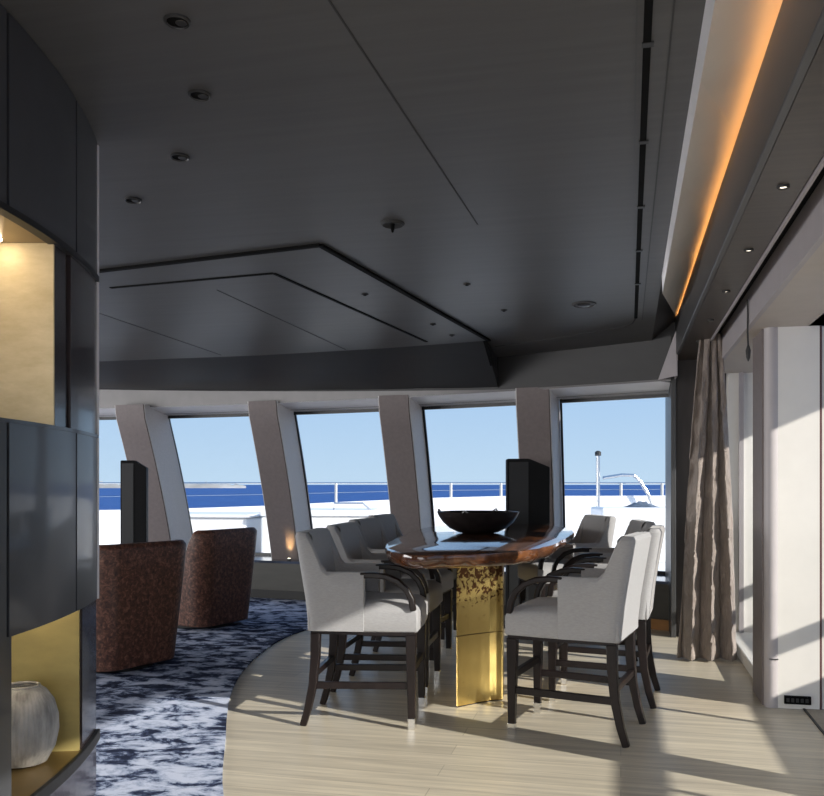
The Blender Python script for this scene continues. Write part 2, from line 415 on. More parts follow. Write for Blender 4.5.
# ---- wing with lit cove, fascia, soffit and track pocket above the right side
zw = lambda y: 2.70 - .045 * y
ys = lin(-2.4, 5.74, 10)
b = MB()
b.loft([[(.245, y, zc(y) + .01) for y in ys], [(.250, y, zw(y)) for y in ys]], closed=False)
b.add([(.245, 5.74, zc(5.74)), (.250, 5.74, zw(5.74)), (.43, 7.45, 2.60), (.43, 7.45, 2.75)], [(0, 1, 2, 3)])
struct(b.build('trim_cove_edge', M['winge'], smooth=15))
b = MB()
b.loft([[(.250, y, zw(y)) for y in ys], [(.505, y, 2.665) for y in ys]], closed=False)
b.add([(.250, 5.74, zw(5.74)), (.505, 5.74, 2.665), (.505, 8.1, 2.665), (.43, 7.45, 2.60)], [(0, 1, 2, 3)])
struct(b.build('trim_cove_panel', M['wing']))
struct(MB().box(.446, .462, -2.4, 7.4, 2.580, 2.590).build('trim_cove_light', M['led']))
struct(MB().box(.428, .455, -2.4, 7.95, 2.30, 2.585).build('trim_cove_fascia', M['fascia'], bev=.004))
struct(MB().box(.455, .505, -2.4, 7.95, 2.55, 2.578).build('trim_cove_trough', M['wing']))
struct(MB().box(.505, .53, -2.5, 8.75, 2.5, 2.95).build('trim_cove_back', M['wing']))
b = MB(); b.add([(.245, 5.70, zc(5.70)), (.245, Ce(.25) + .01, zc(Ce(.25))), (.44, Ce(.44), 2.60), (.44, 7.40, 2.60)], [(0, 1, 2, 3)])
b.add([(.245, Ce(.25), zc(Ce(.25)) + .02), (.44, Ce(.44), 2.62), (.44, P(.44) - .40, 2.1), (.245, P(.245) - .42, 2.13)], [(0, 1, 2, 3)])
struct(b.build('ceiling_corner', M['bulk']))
struct(MB().box(.455, .620, -2.4, 7.8, 2.30, 2.33).build('ceiling_right', M['soffit']))
struct(MB().box(.622, .632, -2.4, 7.0, 2.285, 2.33).build('trim_track_lip', M['mauve']))
struct(MB().box(.632, .700, -2.4, 7.8, 2.36, 2.38).build('trim_track_pocket', M['black']))
struct(MB().box(.652, .664, -2.4, 7.6, 2.335, 2.36).build('trim_curtain_track', M['groove']))
struct(MB().box(.700, .725, -2.4, 7.62, 2.16, 2.40).build('trim_pelmet', M['mauve']))
struct(MB().box(.725, 1.12, -2.4, 7.62, 2.16, 2.19).build('ceiling_lobby', M['beige']))
# pinkish return between header and fascia
b = MB(); b.add([(.43, 7.45, 2.50), (.43, 7.45, 2.13), (.30, P(.30) - .45, 2.13)], [(0, 1, 2)])
b.box(.43, .44, 7.45, 8.1, 2.13, 2.6)
struct(b.build('trim_return', M['mauve']))
# end wall and portal jamb
struct(MB().box(.445, .86, 7.80, 7.9, 0, 2.35).build('wall_end', M['brown']))
struct(MB().box(.405, .445, 7.74, 8.72, 0, 2.31).build('trim_portal_jamb', M['fascia'], bev=.004))
# right side: bay past the curtain, pillar, lobby, posts
struct(MB().box(.845, 1.20, 7.62, 7.9, 0, 2.2).build('wall_bay_end', M['white']))
struct(MB().box(.92, .955, 7.585, 7.62, 0, 2.16).build('trim_bay_batten', M['mauve']))
struct(MB().box(.835, 1.12, 5.86, 7.62, 0, .085).build('trim_bay_sill', M['white'], bev=.008))
pl = struct(MB().box(.866, 1.088, 5.44, 5.85, 0, 2.16).build('wall_pillar', M['white']))
b = MB()
jr = [(.868, 5.44), (.845, 5.428), (.820, 5.43), (.806, 5.445), (.80, 5.47), (.80, 5.86), (.868, 5.86)]
b.prism(jr, 0, 2.16); struct(b.build('trim_jamb', M['jambm'], smooth=50))
struct(MB().box(.790, .80, 5.49, 5.86, 0, 2.16).build('trim_jamb_edge', M['mull']))
MB().box(.82, .868, 5.424, 5.45, .275, .280).build('joint', M['groove'], pl)
struct(MB().box(1.104, 1.30, 5.46, 5.85, 0, 2.3).build('wall_pillar_outer', M['white']))
struct(MB().box(1.088, 1.10, 5.445, 5.85, 0, 2.16).build('trim_door_edge', M['redwood']))
# outer side wall: head, posts, glazing
struct(MB().box(1.03, 1.12, -2.4, 7.9, 2.16, 2.95).build('wall_right', M['hull']))
struct(MB().box(1.04, 1.12, 3.80, 4.04, 0, 2.16).build('trim_post', M['jamb']))
struct(MB().box(1.06, 1.10, 4.925, 4.955, 0, 2.16).build('trim_door_stile', M['jamb']))
struct(MB().box(1.04, 1.12, -.35, -.1, 0, 2.16).build('trim_post_rear', M['jamb']))
struct(MB().box(1.07, 1.078, -.1, 3.80, .02, 2.16).build('window_7', M['glass']))
struct(MB().box(1.07, 1.078, 4.04, 4.925, .02, 2.16).build('door_1', M['glass']))
struct(MB().box(1.07, 1.078, 5.85, 7.62, .085, 2.16).build('window_8', M['glass']))
struct(MB().box(1.0, 1.012, -2.4, 5.44, -.12, .006).build('trim_threshold', M['groove']))
struct(MB().box(1.012, 1.12, -2.4, 5.44, -.12, .004).build('floor_threshold', M['mat']))
struct(MB().box(1.0, 1.12, 5.44, 7.62, -.12, .001).build('floor_bay', M['groove']))
# rear and port walls (behind the camera) with wide windows, roof over all
b = MB(); b.box(-9.5, 1.12, -2.6, -2.5, 0, .45).box(-9.5, 1.12, -2.6, -2.5, 2.3, 2.95)
for x in (-9.5, -6.9, -4.3, -1.7, 1.0): b.box(x, x + .12, -2.6, -2.5, .45, 2.3)
struct(b.build('wall_back', M['hull']))
b = MB(); b.box(-9.6, -9.5, -2.6, 9.4, 0, .45).box(-9.6, -9.5, -2.6, 9.4, 2.2, 2.95)
for y in (-2.6, .2, 3.0, 5.8, 8.8): b.box(-9.6, -9.5, y, y + .3, .45, 2.2)
struct(b.build('wall_left', M['hull']))
b = MB(); xr = lin(-9.6, .46, 20)
b.prism([(-9.6, -2.6), (1.12, -2.6), (1.12, 7.9), (.46, 7.9)] + [(x, P(x) + .15) for x in reversed(xr)], 2.95, 3.05)
struct(b.build('ceiling_roof', M['hull']))

# ================================================================== OUTSIDE
cm, sm_ = math.cos(R(13.06)), math.sin(R(13.06))
def wpt(px, D, py=None):
    X = (px - 412) * D / 900
    p = (X * cm - D * sm_, X * sm_ + D * cm)
    return p if py is None else (*p, 1.27 + (484 - py) * D / 900)
tag(MB().prism([wpt(-3000, 5000), (-4000, -300), (4000, -300), wpt(3000, 5000), wpt(400, 9000)], -7.2, -7).build('sea', M['sea']), 'open blue sea stretching to the horizon', 'sea', kind='structure')
# side deck, overhang, bulwark and cap rail to starboard
struct(MB().box(1.12, 2.8, -9, 9, -.12, -.02).build('floor_side_deck', M['teak']))
struct(MB().box(1.12, 2.72, -9, 9, 2.42, 2.55).build('ceiling_overhang', M['hull']))
bw = tag(MB().box(2.66, 2.74, -9, 10, -.1, .88).build('side_bulwark', M['bulwark']), 'white bulwark along the side deck outside', 'bulwark', kind='structure')
MB().box(2.66, 2.74, -9, 10, 1.14, 1.21).build('cap_rail', M['teak'], bw)
for y in lin(-8, 9.4, 9): MB().box(2.69, 2.71, y, y + .03, .88, 1.14).build('bracket', M['steel'], bw)
# foredeck
DB = 15.0
tops = [(-60, 512), (60, 511), (170, 509), (260, 506), (340, 502), (430, 498), (510, 496), (600, 496), (700, 495.5), (830, 495)]
pts = [wpt(px, DB, py) for px, py in tops]
fd = MB(); poly = [(p[0], p[1]) for p in pts]
fd.prism([(-9.6, pts[0][1])] + poly + [(6, 9.4)] + [(x, P(x) + .45) for x in lin(.6, -9.6, 14)], -.1, .20)
struct(fd.build('floor_foredeck', M['deck']))
b = MB(); b.loft([[(x, y, .15), (x + .05, y + .35, .15), (x + .05, y + .35, z), (x, y, z)] for x, y, z in pts])
bwf = tag(b.build('bow_bulwark', M['bulwark'], smooth=30), 'white bow bulwark beyond the curved front windows', 'bulwark', kind='structure')
rail = empty('guard_rail', (*wpt(412, DB), 0)); tag(rail, 'thin steel guard rail on top of the white bow bulwark', 'rail')
def rel(p): return (p[0] - rail.location.x, p[1] - rail.location.y, p[2])
MB().tube([rel(wpt(px, DB + .15, 483)) for px, _ in tops], .017, 6).build('top_rail', M['steel'], rail)
MB().tube([rel(wpt(px, DB + .15, (483 + py) / 2)) for px, py in tops], .0045, 5).build('wire', M['steel'], rail)
def top_at(px):
    for (a, ya), (c_, yc) in zip(tops[:-1], tops[1:]):
        if a <= px <= c_: return ya + (yc - ya) * (px - a) / (c_ - a)
for px in (30, 266, 336, 451, 501, 621, 662, 740):
    MB().tube([rel(wpt(px, DB + .15, 483)), rel(wpt(px, DB + .15, top_at(px) + 2))], .026, 6).build('stanchion', M['ivory'], rail)
def mk(name, label, cat): return name, label, cat
mast = empty('mast', (*wpt(598, DB - .4), .2)); tag(mast, 'slim grey mast standing on the foredeck outside the right-hand window', 'mast')
h = wpt(598, DB - .4, 452)[2] - .2
MB().tube([(0, 0, 0), (0, 0, h)], .032, 8).build('pole', M['steel'], mast)
MB().lathe([(.05, h - .06), (.05, h), (.02, h + .02)], 10).build('cap', M['groove'], mast)
MB().lathe([(.14, 0), (.14, .05), (.05, .08)], 12).build('base', M['ivory'], mast)
dv = empty('davit', (*wpt(650, DB - .15), .2)); tag(dv, 'bent tube davit arching over the foredeck right of the mast', 'davit')
dp = [wpt(652, DB - .15, 505), wpt(648, DB - .15, 494), wpt(640, DB - .15, 481), wpt(634, DB - .15, 475.5), wpt(622, DB - .15, 475), wpt(603, DB - .15, 478)]
MB().tube([(p[0] - dv.location.x, p[1] - dv.location.y, p[2] - .2) for p in [(*wpt(652, DB - .15), .2)] + dp], .028, 8).build('arm', M['steel'], dv)
MB().lathe([(.12, 0), (.12, .05), (.05, .07)], 12).build('base', M['ivory'], dv)
lk = empty('deck_locker', (*wpt(640, 12.6), .2), R(15)); tag(lk, 'low white deck locker with a dark crumpled cover beneath the davit', 'locker')
hz = wpt(640, 12.6, 507)[2] - .2
MB().box(-.62, .62, -.35, .35, 0, hz).build('body', M['deck'], lk, bev=.03)
b = MB()
gx, gy = lin(-.22, .26, 14), lin(-.3, .3, 8)
b.loft([[(x, y, hz - .005 + (.05 + .05 * random.random()) * min(1, 5 * min(x + .22, .26 - x)) * min(1, 4 * min(y + .3, .3 - y)) / 1.0) for x in gx] for y in gy], closed=False)
b.build('cover', M['cover'], lk, smooth=60)
dk = empty('foredeck_bench', (*wpt(345, 12.8), .2), R(10)); tag(dk, 'low white bench with steel handle outside the middle window', 'bench')
hz = wpt(345, 12.8, 509)[2] - .2
MB().box(-1.1, .45, -.5, .5, 0, hz - .10).build('base', M['deck'], dk, bev=.03)
MB().box(-1.12, .47, -.52, .52, hz - .09, hz).build('cushion', M['bulwark'], dk, bev=.03)
b = MB(); b.tube([(-.1, -.4, hz), (-.1, -.4, hz + .09), (.3, -.4, hz + .09), (.42, -.4, hz - .02)], .016, 6); b.build('handle', M['steel'], dk)
dk = empty('deck_hatch', (*wpt(228, 13.2), .2), R(4)); tag(dk, 'low round-edged white deck hatch outside the second window from left', 'hatch')
hz = wpt(228, 13.2, 513)[2] - .2
MB().box(-.8, .5, -.6, .6, 0, hz - .05).build('coaming', M['deck'], dk, bev=.04)
MB().box(-.85, .55, -.64, .64, hz - .045, hz).build('lid', M['bulwark'], dk, bev=.03)
# far coast
def coast(name, label, px0, px1, hpx, D, sd_):
    random.seed(sd_); b = MB(); rings = []
    for i in range(30):
        px = px0 + (px1 - px0) * i / 29
        t = math.sin(PI * i / 29) ** .6
        hh = (hpx * (.35 + .65 * random.random()) * t + .2) * D / 900
        x, y = wpt(px, D); x2, y2 = wpt(px, D + 200)
        base = -7.1
        rings.append([(x, y, base), (x, y, base + 3 + hh * .6), ((x + x2) / 2, (y + y2) / 2, base + 4 + hh), (x2, y2, base)])
    b.loft(rings); tag(b.build(name, M['land'], smooth=50), label, 'coast', kind='structure')
coast('coastline', 'low sandy coast on the horizon seen through the second window', 150, 246, 5.0, 1800, 3)
coast('coastline', 'low sandy coast on the horizon at the far left window', 60, 128, 6.0, 1800, 4)

# ================================================================== RUG
rp_ = [(-.5, 1.55), (-1.05, 2.45), (-1.573, 3.39), (-1.91, 4.14), (-2.24, 4.91), (-2.47, 5.6), (-2.62, 6.3), (-2.69, 6.9), (-2.66, 7.4), (-2.52, 8.0), (-2.2, 8.55), (-1.9, 8.80)]
pts = []
for i in range(1, len(rp_) - 2):
    p0, p1, p2, p3 = (Vector(rp_[i + j]) for j in (-1, 0, 1, 2))
    for q in range(6):
        t = q / 6
        v = .5 * ((2 * p1) + (p2 - p0) * t + (2 * p0 - 5 * p1 + 4 * p2 - p3) * t * t + (3 * p1 - p0 - 3 * p2 + p3) * t ** 3)
        pts.append((v.x, v.y))
poly = pts + [(x, P(x) - .03) for x in lin(pts[-1][0] + .02, -9.2, 16)] + [(-9.2, 1.0), (pts[0][0] + .4, 1.0)]
tag(MB().prism(poly, .0005, .010).build('carpet', M['rug']), 'large blue and white mottled rug curving around the oak floor', 'rug')

# ================================================================== DISPLAY CABINET
CX0, CY0, CR = -5.21, 1.9, 3.42
def pol(r, th): return (CX0 + r * math.cos(R(th)), CY0 + r * math.sin(R(th)))
def sector(b, r0, r1, t0, t1, z0, z1, n=None):
    n = n or max(2, int(abs(t1 - t0) / 1.2) + 1)
    tl = lin(t0, t1, n)
    return b.prism([pol(r1, t) for t in tl] + [pol(r0, t) for t in reversed(tl)], z0, z1)
cab = empty('display_cabinet', (*pol(CR - .25, 12), 0))
tag(cab, 'tall curved dark lacquered cabinet with gold niches at the left edge', 'cabinet')
cabloc = Vector(cab.location)
def cb(b, name, m, parent=cab, **k):
    o = b.build(name, m, None, **k); o.parent = parent
    if parent == cab: o.matrix_parent_inverse = Matrix.Translation(-cabloc)
    return o
T0, T1 = -4, 24.2
DEP = .52
ztop = lambda x, y: zc(y) - .004
cb(sector(MB(), CR - DEP, CR - .004, T0, T1, .0105, .225), 'base', M['lacquer2'])
cb(sector(MB(), CR - DEP, CR + .006, T0, T1, .225, .262), 'shelf', M['goldshelf'], bev=.006)
cb(sector(MB(), CR - .004, CR + .012, T0, T1, .225, .268), 'shelf_rim', M['skirt'], bev=.004)
cb(sector(MB(), CR - DEP, CR - .022, T0, T1, .80, 1.455), 'middle_carcass', M['black'])
cb(sector(MB(), CR - DEP, CR - .022, T0, T1, 2.125, lambda x, y: zc(y) - .03), 'upper_carcass', M['black'])
for t0, t1 in ((T0, 8.35), (8.62, 17.85), (18.12, T1)):
    cb(sector(MB(), CR - .02, CR, t0, t1, .80, 1.458), 'door', M['lacquer'], smooth=25)
    cb(sector(MB(), CR - .02, CR, t0, t1, 2.118, ztop), 'door', M['lacquer'], smooth=25)
cb(sector(MB(), CR - .03, CR + .008, T0, T1, 2.098, 2.120), 'upper_rim', M['skirt'], smooth=25)
cb(sector(MB(), CR - .03, CR + .006, T0, T1, 1.458, 1.470), 'middle_rim', M['lacquer'], smooth=25)
# upper niche
cb(sector(MB(), CR - DEP, CR - .01, T0, 14.6, 2.102, 2.125), 'niche_ceiling', M['goldshelf'])
cb(sector(MB(), CR - DEP, CR - .012, 14.45, 14.62, 1.465, 2.102, 2), 'niche_panel', M['gold'])
cb(sector(MB(), CR - DEP, CR - DEP + .02, T0, 14.5, 1.465, 2.102), 'niche_back', M['gold'])
cb(sector(MB(), CR - DEP, CR - .012, 14.65, 16.7, 1.465, 2.1), 'post', M['lacquer2'], smooth=25)
cb(sector(MB(), CR - DEP, CR - .002, 16.95, T1, 1.465, 2.1), 'post', M['lacquer2'], smooth=25)
# lower niche
cb(sector(MB(), CR - DEP, CR - .012, 19.35, 19.55, .262, .80, 2), 'niche_panel', M['gold2'])
cb(sector(MB(), CR - DEP, CR - DEP + .02, 9.2, 19.5, .262, .80), 'niche_back', M['gold2'])
cb(sector(MB(), CR - DEP, CR - .004, 19.6, T1, .262, .80), 'post', M['lacquer2'], smooth=25)
cb(sector(MB(), CR - .30, CR - .004, T0, 8.95, .262, .80), 'post', M['lacquer'], smooth=25)
for z0, z1 in ((1.465, 2.1), (.80, 1.458), (2.12, 2.66)):
    cb(sector(MB(), CR - .012, CR + .006, T1 - .02, T1 + .22, z0, z1, 2), 'edge_highlight', M['winge'])  # pale strips painting the window highlight on the cabinet's rounded edge
# niche lamps
def puck(th, r, z, energy):
    x, y = pol(r, th)
    o = MB().lathe([(.028, z - .004), (.028, z + .002)], 16, (x, y, 0)).build('niche_lamp', M['lamp'], None)
    o.parent = cab; o.matrix_parent_inverse = Matrix.Translation(-cabloc)
    l = bpy.data.lights.new('niche_light', 'POINT'); l.energy = energy; l.color = (1, .82, .56); l.shadow_soft_size = .03
    lo = bpy.data.objects.new('niche_light', l); C.objects.link(lo); lo.location = (x, y, z - .03)
    lo.parent = cab; lo.matrix_parent_inverse = Matrix.Translation(-cabloc)
puck(9.6, CR - .26, 2.096, .72)
puck(13.1, CR - .185, 2.096, .10)
puck(5.0, CR - .24, 2.096, .6)
puck(14.2, CR - .18, .793, .8)
# vase in the lower niche
vx, vy = -2.10, 2.84
vs = empty('vase', (vx, vy, .2640)); tag(vs, 'round ribbed grey ceramic vase in the lower gold niche', 'vase')
prof = [(.05, 0), (.085, .008), (.112, .06), (.124, .12), (.122, .17), (.108, .225), (.082, .262), (.060, .278), (.052, .272), (.06, .24), (.09, .2), (.08, .06), (.0, .03)]
MB().lathe(prof, 240, fr=lambda a: 1 + .011 * math.cos(a * 48)).build('body', M['vase'], vs, smooth=60)
b = MB(); b.tube([(.057 * math.cos(a), .057 * math.sin(a), .279) for a in lin(0, 2 * PI, 33)], .006, 8); b.build('rim', M['vase'], vs, smooth=60)

# ================================================================== DINING TABLE
tb = empty('dining_table', (-.92, 6.15, 0)); tag(tb, 'long live-edge walnut dining table on brass pedestals', 'table')
TO = [(-1.0, 4.32), (-.85, 4.38), (-.70, 4.46), (-.49, 4.74), (-.40, 5.15), (-.355, 5.6), (-.33, 6.05), (-.33, 6.5), (-.385, 7.1), (-.55, 7.6), (-.8, 7.9), (-1.1, 7.9), (-1.36, 7.7), (-1.5, 7.3), (-1.51, 6.6), (-1.46, 6.0), (-1.40, 5.5), (-1.34, 5.1), (-1.24, 4.72), (-1.12, 4.44)]
def smooth_closed(pts, k=4):
    out = []; n = len(pts)
    for i in range(n):
        p0, p1, p2, p3 = (Vector(pts[(i + j) % n]) for j in (-1, 0, 1, 2))
        for q in range(k):
            t = q / k
            out.append(.5 * ((2 * p1) + (p2 - p0) * t + (2 * p0 - 5 * p1 + 4 * p2 - p3) * t * t + (3 * p1 - p0 - 3 * p2 + p3) * t ** 3))
    return out
oc = smooth_closed(TO)
random.seed(11)
cen = Vector((-.92, 6.15))
wob = [random.uniform(-.012, .012) for _ in oc]
rings = []
for z, ins in ((.845, .075), (.862, .03), (.885, .004), (.905, .0), (.918, .004), (.921, .012)):
    ring_ = []
    for p, q in zip(oc, wob):
        d = (p - cen); L = d.length; pp = cen + d * ((L - ins + q * (1 + (.92 - z) * 12)) / L)
        ring_.append((pp.x - cen.x, pp.y - cen.y, z))
    rings.append(ring_)
MB().loft(rings).build('tabletop', M['table'], tb, smooth=35)
def pedestal(poly, name='pedestal'):
    pp = [(x - cen.x, y - cen.y) for x, y in poly]
    o = MB().prism(pp, .004, .848).build(name, M['brass'], tb, bev=.006)
    cx = sum(p[0] for p in pp) / len(pp); cy = sum(p[1] for p in pp) / len(pp)
    q = [(cx + (x - cx) * 1.006, cy + (y - cy) * 1.006) for x, y in pp]
    MB().prism(q, .402, .408).build('weld_seam', M['goldshelf'], o)
    q = [(cx + (x - cx) * .97, cy + (y - cy) * .97) for x, y in pp]
    MB().prism(q, .0, .01).build('foot_plate', M['skirt'], o)
pedestal([(-.908, 5.03), (-.85, 5.105), (-.79, 5.175), (-.745, 5.222), (-.71, 5.25), (-.675, 5.265), (-.69, 5.45), (-.78, 5.62), (-.98, 5.50)])
pedestal([(-1.17, 6.80), (-1.06, 6.70), (-.96, 6.85), (-.98, 7.15), (-1.1, 7.3), (-1.2, 7.1)])
# crack with a butterfly key near the close end
MB().prism([(.175, -1.62), (.183, -1.62), (.215, -1.30), (.20, -1.18), (.207, -1.30)], .9205, .9222).build('crack', M['black'], tb)

# bowl
bo = empty('bowl', (-.994, 6.37, .9215)); tag(bo, 'wide shallow dark carved bowl on the dining table', 'bowl')
prof = [(.0, 0), (.11, 0), (.14, .006), (.20, .034), (.248, .076), (.278, .120), (.292, .152), (.282, .150), (.24, .088), (.18, .046), (.10, .024), (.0, .02)]
MB().lathe(prof, 40, fr=lambda a: 1 + .02 * math.cos(5 * a + .6)).build('shell', M['bowl'], bo, smooth=50)
for a in (1.2, 3.0, 4.5, 5.6):
    b = MB(); b.sweep([(.286 * math.cos(a), .286 * math.sin(a), .148), (.292 * math.cos(a + .05), .292 * math.sin(a + .05), .165), (.288 * math.cos(a + .12), .288 * math.sin(a + .12), .150)], .012, .008)
    b.build('rim_knot', M['bowl'], bo)

# ================================================================== DINING CHAIRS
def make_chair():
    root = empty('dining_chair')
    # seat
    b = MB(); rr_ = []
    for z, ins in ((.50, .006), (.512, .0), (.60, .0), (.625, .012), (.645, .045), (.655, .10)):
        x0, x1, y0, y1 = -.27 + ins * .3, .29 - ins, -.262 + ins, .262 - ins
        rr_.append([(x0, y0, z), ((x0 + x1) / 2, y0, z + (0 if z < .62 else .006)), (x1, y0 + .01, z), (x1 + .008, 0, z), (x1, y1 - .01, z), ((x0 + x1) / 2, y1, z + (0 if z < .62 else .006)), (x0, y1, z)])
    b.loft(rr_); b.build('seat', M['fabric'], root, smooth=50, bev=.008)
    MB().box(-.255, .275, -.25, .25, .485, .503).build('seat_frame', M['espresso'], root)
    # upholstered tub: back with returning side arms
    path = []                                                   # (u, v, nu, nv) outer line
    for u in [.02, -.04, -.10, -.15, -.17, -.185, -.20, -.215]: path.append((u, -.272, 0, -1))
    for a in lin(270, 180, 7)[1:]: path.append((-.222 + .048 * math.cos(R(a)), -.224 + .048 * math.sin(R(a)), math.cos(R(a)), math.sin(R(a))))
    for v in lin(-.224, .224, 7)[1:-1]: path.append((-.27, v, -1, 0))
    for a in lin(180, 90, 7)[:-1]: path.append((-.222 + .048 * math.cos(R(a)), .224 + .048 * math.sin(R(a)), math.cos(R(a)), math.sin(R(a))))
    for u in [-.215, -.20, -.185, -.17, -.15, -.10, -.04, .02]: path.append((u, .272, 0, 1))
    rings = []
    for u, v, nu, nv in path:
        t = min(1, max(0, (-.155 - u) / .065)); t = t * t * (3 - 2 * t)
        zt = .812 + .205 * t
        wgt = min(1, max(0, (-.05 - u) / .19))
        th = .052 + .035 * wgt
        def lean(z): return -.075 * wgt * max(0, (z - .55) / .47) ** 1.1
        z0 = .505
        zz = [z0, z0 + (zt - z0) * .33, z0 + (zt - z0) * .66, zt - .02, zt]
        ins = [0, 0, 0, 0, .014]
        outer = [(u - nu * i + lean(z), v - nv * i, z) for z, i in zip(zz, ins)]
        inner = [(u - nu * (th - i) + lean(z), v - nv * (th - i), z) for z, i in zip(zz, ins)]
        rings.append(outer + inner[::-1])
    MB().loft(rings).build('backrest', M['fabric'], root, smooth=50, bev=.006)
    # bent wooden arms
    for s_ in (-1, 1):
        v = s_ * .247
        b = MB(); b.sweep([(-.0, v, .795), (.07, v, .797), (.13, v, .790), (.19, v, .765), (.235, v, .722), (.258, v, .675), (.268, v, .615)], .042, .030, (0, 1, 0))
        b.build('armrest', M['espresso'], root, smooth=40, bev=.006)
    # legs
    for s_ in (-1, 1):
        v = s_ * .232
        o = MB().sweep([(.255, v, .49), (.258, v, .055)], .052, .052, (0, 1, 0), .68).build('leg', M['espresso'], root, bev=.004)
        MB().sweep([(.258, v, .058), (.258, v, 0)], .038, .038, (0, 1, 0), .93).build('foot_cap', M['chrome'], o, bev=.003)
        o = MB().sweep([(-.232, v, .49), (-.234, v, .36), (-.246, v, .22), (-.272, v, .09), (-.298, v, 0)], .050, .050, (0, 1, 0), .66).build('leg', M['espresso'], root, smooth=40, bev=.004)
        b = MB(); b.sweep([(-.25, v, .215), (.255, v, .225)], .026, .036, (0, 1, 0)); b.build('stretcher', M['espresso'], root, bev=.003)
    b = MB(); b.sweep([(.255, -.23, .30), (.255, .23, .30)], .028, .036, (1, 0, 0)); b.build('footrest', M['espresso'], root, bev=.003)
    b = MB(); b.sweep([(-.243, -.23, .27), (-.243, .23, .27)], .026, .034, (1, 0, 0)); b.build('stretcher', M['espresso'], root, bev=.003)
    return root
proto = make_chair()
CH = [
    (-1.345, 4.745, 6, 'pale grey bar-height armchair nearest the camera on the left side of the table'),
    (-1.42, 5.50, 2.5, 'second grey armchair from the camera along the table\'s left side'),
    (-1.52, 6.33, -3.5, 'third grey armchair from the camera along the table\'s left side'),
    (-1.615, 7.16, -3, 'farthest grey armchair on the table\'s left side, by the windows'),
    (-.232, 4.75, 169, 'pale grey armchair nearest the camera on the right, its back in sunlight'),
    (-.105, 5.53, 175, 'second grey armchair on the right, half hidden behind the nearest sunlit one'),
    (-.16, 6.36, 190, 'third grey armchair on the table\'s right, mostly hidden, dark inner back showing'),
    (-.45, 7.28, 204, 'farthest grey armchair on the right, turned toward the camera at the table end'),
]
for i, (x, y, a, lab) in enumerate(CH):
    o = proto if i == 0 else copy_tree(proto)
    o.location = (x, y, 0); o.rotation_euler = (0, 0, R(a)); o.scale = (1.035, 1, 1); tag(o, lab, 'chair', 'grey armchairs around the dining table')

# ================================================================== LOUNGE CHAIRS
def make_lounge():
    root = empty('lounge_chair')
    hw = .39
    path = []
    for u in lin(.38, -.22, 7): path.append((u, -hw, 0, -1))
    for a in lin(270, 180, 8)[1:]: path.append((-.22 + .16 * math.cos(R(a)), -hw + .16 + .16 * math.sin(R(a)), math.cos(R(a)), math.sin(R(a))))
    for v in lin(-hw + .16, hw - .16, 6)[1:-1]: path.append((-.38, v, -1, 0))
    for a in lin(180, 90, 8)[:-1]: path.append((-.22 + .16 * math.cos(R(a)), hw - .16 + .16 * math.sin(R(a)), math.cos(R(a)), math.sin(R(a))))
    for u in lin(-.22, .38, 7): path.append((u, hw, 0, 1))
    rings = []
    for u, v, nu, nv in path:
        t = min(1, max(0, (-.08 - u) / .2)); t = t * t * (3 - 2 * t)
        zt = .55 + .315 * t + .02 * max(0, -u - .3)
        th = .11
        def fl(z): return .85 + .20 * (z / .86)
        zz = [.035, zt * .4, zt * .75, zt - .03, zt]
        ins = [0, 0, 0, .004, .03]
        outer = [((u - nu * i) * fl(z), (v - nv * i) * fl(z), z) for z, i in zip(zz, ins)]
        inner = [((u - nu * (th - i)) * fl(z), (v - nv * (th - i)) * fl(z), z) for z, i in zip(zz, ins)]
        rings.append(outer + inner[::-1])
    MB().loft(rings).build('backrest', M['leather'], root, smooth=50, bev=.008)
    MB().box(-.26, .36, -.28, .28, .06, .44).build('seat', M['leather'], root, bev=.04, seg=3)
    MB().lathe([(.27, 0), (.29, .012), (.29, .04)], 28).build('plinth', M['skirt'], root, smooth=40)
    return root
lo = make_lounge(); lo.location = (-3.44, 5.63, .010); lo.rotation_euler = (0, 0, R(160))
tag(lo, 'nearer brown hide tub chair, its back beside the curved cabinet', 'armchair', 'brown tub chairs on the rug')
l2 = copy_tree(lo); l2.location = (-3.67, 7.45, .010); l2.rotation_euler = (0, 0, R(163))
tag(l2, 'farther brown hide tub chair on the rug, nearer the windows', 'armchair', 'brown tub chairs on the rug')

# ================================================================== BLACK TOWERS
def tower(x, y, rz, label, k=1.0):
    r_ = empty('tower_speaker', (x, y, 0), rz); tag(r_, label, 'speaker')
    zt = 1.495
    b = MB(); pr_ = [(x_ * k, z_) for x_, z_ in [(-.19, .03), (.19, .03), (.19, zt - .075), (.02, zt - .005), (-.0, zt), (-.18, zt), (-.19, zt - .01)]]
    vs_ = [(x_, -.06, z_) for x_, z_ in pr_] + [(x_, .06, z_) for x_, z_ in pr_]; n = len(pr_)
    b.add(vs_, [tuple(range(n)), tuple(range(2 * n - 1, n - 1, -1))] + [(i, i + n, (i + 1) % n + n, (i + 1) % n) for i in range(n)])
    b.build('body', M['speaker'], r_, bev=.006)
    MB().box(-.17 * k, .0, -.066, -.058, .1, zt - .03).build('grille', M['gasket'], r_)
    MB().box(-.23, .23, -.14, .14, 0, .03).build('foot', M['skirt'], r_, bev=.006)
    return r_
x, y = wpt(527.5, 8.05); tower(x, y, R(13), 'tall flat black tower behind the table before the rightmost window pillar')
x, y = wpt(134.5, 9.0); o = tower(x, y, R(20), 'tall flat black tower behind the brown tub chairs at far left', .66); o.location.z = .010

